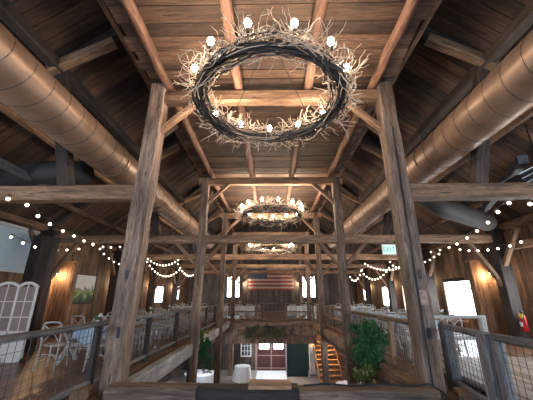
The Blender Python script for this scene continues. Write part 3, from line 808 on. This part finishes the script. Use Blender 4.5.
leaf_panel(.22, .0, 'a'); leaf_panel(-.27, .35, 'b'); leaf_panel(-.76, -.25, 'c')
# ------------------------------------------------------------------ flag
t = empty('wall_flag', (0, BACKY - .1, 1.95), 'large faded stars-and-stripes flag on the far gable wall', 'flag')
FWd, FH = 4.25, 2.25; sh = FH / 13
for i in range(13):
    z = sh * (i + .5); x0 = -FWd / 2 if i < 6 else -FWd / 2 + 1.75
    mb = MB(); n = 24
    for j in range(n + 1):
        x = x0 + (FWd / 2 - x0) * j / n; yy = .025 * math.sin(x * 5)
        mb.v += [(x, yy, z - sh / 2), (x, yy, z + sh / 2)]
    for j in range(n): mb.f.append((2 * j, 2 * j + 2, 2 * j + 3, 2 * j + 1))
    o = mb.build('red_stripe' if i % 2 == 0 else 'white_stripe', M['flag_red'] if i % 2 == 0 else M['flag_white'], t)
    o.modifiers.new('s', 'SOLIDIFY').thickness = .01
MB().box((-FWd / 2 + .875, -.0, FH - 3.5 * sh), (1.75, .04, 7 * sh)).build('canton', M['flag_blue'], t)
mb = MB()
for r_ in range(9):
    for c_ in range(6 if r_ % 2 == 0 else 5):
        cx = -FWd / 2 + .15 + c_ * .29 + (0 if r_ % 2 == 0 else .145); cz = FH - .1 - r_ * .127; o = len(mb.v)
        for q in range(10):
            a = math.pi / 2 + math.pi * q / 5; rr = .05 if q % 2 == 0 else .02
            mb.v.append((cx + rr * math.cos(a), -.03, cz + rr * math.sin(a)))
        mb.f.append(tuple(o + q for q in reversed(range(10))))
o = mb.build('stars', M['flag_white'], t)
# exit sign
t = empty('exit_sign', at(389.5, 254.5, 9.55), 'lit green and white exit sign hanging from the second tie beam', 'sign')
MB().box((0, 0, .16), (.44, .06, .33)).build('housing', M['white'], t)
MB().box((0, -.035, .16), (.41, .01, .29)).build('face', M['exit'], t)
mb = MB(); lw = .022
def L_(x, z, w, h): mb.box((x, -.044, z), (w, .008, h))
X0 = -.15; hh = .15; zc = .16
L_(X0 - .025, zc, lw, hh); [L_(X0, zc + q * (hh / 2 - lw / 2), .06, lw) for q in (-1, 0, 1)]
for s in (-1, 1): mb.bar((X0 + .1 - s * .03, -.044, zc - hh / 2), (X0 + .1 + s * .03, -.044, zc + hh / 2), lw, .008, up=(0, 1, 0))
L_(X0 + .19, zc, lw, hh); L_(X0 + .28, zc, lw, hh); L_(X0 + .28, zc + hh / 2 - lw / 2, .08, lw)
mb.build('lettering', M['green'], t)
MB().tube([(0, 0, .32), (0, 0, .45)], .012, 6).build('hanger', M['black'], t)
# fire extinguisher
t = empty('fire_extinguisher', (7.62, 9.60, .42), 'red fire extinguisher with yellow tag on the stout right wall post', 'extinguisher')
MB().lathe([(.07, 0), (.085, .02), (.085, .40), (.05, .47), (.03, .49)], n=16).build('cylinder_body', M['extinguisher'], t, smooth=True)
MB().box((0, 0, .53), (.05, .06, .07)).build('valve', M['black'], t)
MB().tube([(0, -.03, .53), (-.06, -.12, .45), (-.07, -.12, .2)], .014, 6).build('hose', M['black'], t)
MB().box((-.09, -.06, .44), (.02, .13, .12), Matrix.Rotation(.5, 3, 'X')).build('tag', M['yellow'], t)
MB().box((-.085, 0, .2), (.01, .09, .12)).build('instruction_label', M['white'], t)
# black drum heater at the right margin
c = at(532, 176, 5.6)
t = empty('ceiling_fixture', c, 'black slatted ceiling fixture with pale metal edges at right margin', 'fixture')
rot = Matrix.Rotation(-.45, 3, 'Y')
MB().box((0, 0, 0), (.95, .5, .3), rot).build('housing', M['black'], t)
mb = MB()
for y_ in (-.26, .26):
    for z_ in (-.15, .15): mb.bar(rot @ Vector((-.48, y_, z_)), rot @ Vector((.48, y_, z_)), .02)
for z_ in (-.05, .05): mb.bar(rot @ Vector((-.48, -.26, z_)), rot @ Vector((.48, -.26, z_)), .012)
mb.build('metal_edge', M['white'], t)
MB().tube([(.2, 0, .1), (.2, 0, 1.2)], .015, 6).build('hanger', M['black'], t)
# dark gathered curtain above the big right window
t = empty('window_valance', (8.0, 13.3, 2.12), 'dark gathered valance along the top of the big bright right window', 'curtain')
mb = MB(); n = 40
for j in range(n + 1):
    y = -.75 + 1.5 * j / n; f = .02 * math.sin(j * 1.7)
    mb.v += [(f - .03, y, .03), (f - .05, y, -.09 - .02 * math.sin(j * .8))]
for j in range(n): mb.f.append((2 * j, 2 * j + 2, 2 * j + 3, 2 * j + 1))
mb.build('fabric', M['dark_timber'], t).modifiers.new('s', 'SOLIDIFY').thickness = .01
MB().tube([(-.03, -.85, .04), (-.03, .85, .04)], .015, 6).build('rod', M['black'], t)

# ------------------------------------------------------------------ greenery
def bush(name, c, rad, n, label, cat, leaf='leaf', s=.06, extra=None, strands=0, basket=True):
    t = empty(name, c, label, cat)
    mb = MB(); st = MB()
    nb = max(6, n // 60)
    for b in range(nb):
        d = Vector((U(-1, 1), U(-1, 1), U(-1, 1))).normalized(); tip = Vector((d.x * rad[0], d.y * rad[1], d.z * rad[2])) * U(.7, 1.05)
        mid = tip * .5 + Vector((0, 0, .12 * rad[2])); st.tube([(0, 0, 0), mid, tip - Vector((0, 0, .1 * rad[2]))], .008, 4, .003)
        for i in range(n // nb):
            q = U(.15, 1) ** .6; p = mid * 2 * q * (1 - q) + (tip - Vector((0, 0, .1 * rad[2]))) * q * q if False else mid * (2 * q * (1 - q)) + (tip - Vector((0, 0, .1 * rad[2]))) * q * q
            leafq(mb, p + Vector((U(-1, 1), U(-1, 1), U(-1, 1))) * .11 * max(rad), s * U(.6, 1.4))
    for b in range(strands):
        x, y = U(-rad[0], rad[0]) * .8, U(-rad[1], rad[1]) * .8; z = -rad[2] * .4; pts = [(x, y, z)]
        for j in range(6):
            x += U(-.05, .05); y += U(-.03, .03); z -= U(.05, .12); pts.append((x, y, z))
            for i in range(5): leafq(mb, (x + U(-.04, .04), y + U(-.04, .04), z + U(-.04, .04)), s * .8)
        st.tube(pts, .006, 4)
    mb.build('foliage', M[leaf], t); st.build('stem', M['stem'], t)
    return t
g = bush('hanging_fern', (2.22, 7.45, .36), (.44, .38, .66), 4200, 'big dark green bushy plant hanging on the right well edge', 'plant', s=.048, strands=16)
g2 = bush('trailing_plant', (1.88, 6.7, -.30), (.34, .25, .50), 700, 'sparse yellow-green trailing plant left of the big dark green bush', 'plant', 'leaf_y', .05, strands=14)
g3 = bush('hanging_plant', (-2.3, 10.9, -.25), (.36, .3, .45), 1300, 'dark green plant hanging over the left sill beam', 'plant', s=.055, strands=10)
g4 = bush('potted_plant', (-2.45, 11.4, .22), (.2, .2, .22), 260, 'small yellow-green plant sitting on the left sill beam', 'plant', 'leaf_y', .05)
# vines on the far fascia
t = empty('garland', (-.45, 18.2, -.35), 'tangled green vine garland on the front of the far gallery', 'garland')
mb = MB(); st = MB()
for i in range(46):
    x = U(-1.95, 1.6) if i % 3 else U(-1.0, .4); z = U(-.15, .25); pts = [(x, 0, z)]
    for j in range(random.randint(5, 11)):
        x += U(-.13, .13); z -= U(-.02, .13); y = U(-.13, 0); z = max(z, -.75); pts.append((x, y, z))
        for q in range(3): leafq(mb, (x + U(-.07, .07), y + U(-.06, .02), z + U(-.07, .07)), .055)
    st.tube(pts, .009, 4)
mb.build('foliage', M['leaf_dull'], t); st.build('stem', M['stem'], t)
# black cable on the near edge timbers
pts = [(.45, 4.82, .2)] + [(.6 + i * .16, 4.80 + .05 * math.sin(i * 1.3), .215) for i in range(10)] + [(2.15, 4.6, .28), (2.3, 4.5, .2), (2.2, 4.45, .1)]
tag(MB().tube(pts, .014, 6).build('cable', M['black'], loc=(1.3, 4.8, .2), smooth=True), 'black cable lying along the right near edge timber', 'cable')

# ------------------------------------------------------------------ light through the place
def lamp(name, kind, loc, energy, col, size=.2, rot=None, sy=None):
    l = bpy.data.lights.new(name, kind); l.energy = energy; l.color = col
    if kind == 'AREA':
        l.shape = 'RECTANGLE'; l.size = size; l.size_y = sy or size
    else: l.shadow_soft_size = size
    o = bpy.data.objects.new(name, l); C.objects.link(o); o.location = loc
    if rot: o.rotation_euler = rot
    return o
lamp('stair_lamp_light', 'POINT', (3.2, 18.5, -.72), 110, (1, .55, .2), .07)
lamp('lower_floor_fill', 'POINT', (0, 19.3, -.75), 170, (.85, .92, 1), .15)  # no fixture here; added to brighten the lower floor by the doors
lamp('lower_hall_light', 'POINT', (-3.2, 15.5, -.9), 110, (.85, .9, 1), .2)
lamp('lower_hall_light', 'POINT', (3.4, 14.0, -.9), 60, (.9, .9, 1), .2)
w = bpy.data.worlds.new('World'); bpy.context.scene.world = w; w.use_nodes = True
bg = w.node_tree.nodes['Background']; bg.inputs[0].default_value = (.55, .68, .85, 1); bg.inputs[1].default_value = .3

cam = bpy.data.cameras.new('camera'); co = bpy.data.objects.new('camera', cam); C.objects.link(co)
cam.sensor_fit = 'HORIZONTAL'; cam.sensor_width = 36; cam.lens = F / 533 * 36; cam.clip_start = .05; cam.clip_end = 200
co.location = CAM; co.rotation_euler = (math.pi / 2 + PITCH, 0, YAW)
sc = bpy.context.scene; sc.camera = co
sc.view_settings.view_transform = 'Standard'; sc.view_settings.look = 'None'; sc.view_settings.gamma = 1
sc.view_settings.use_curve_mapping = False; sc.view_settings.exposure = 0.25
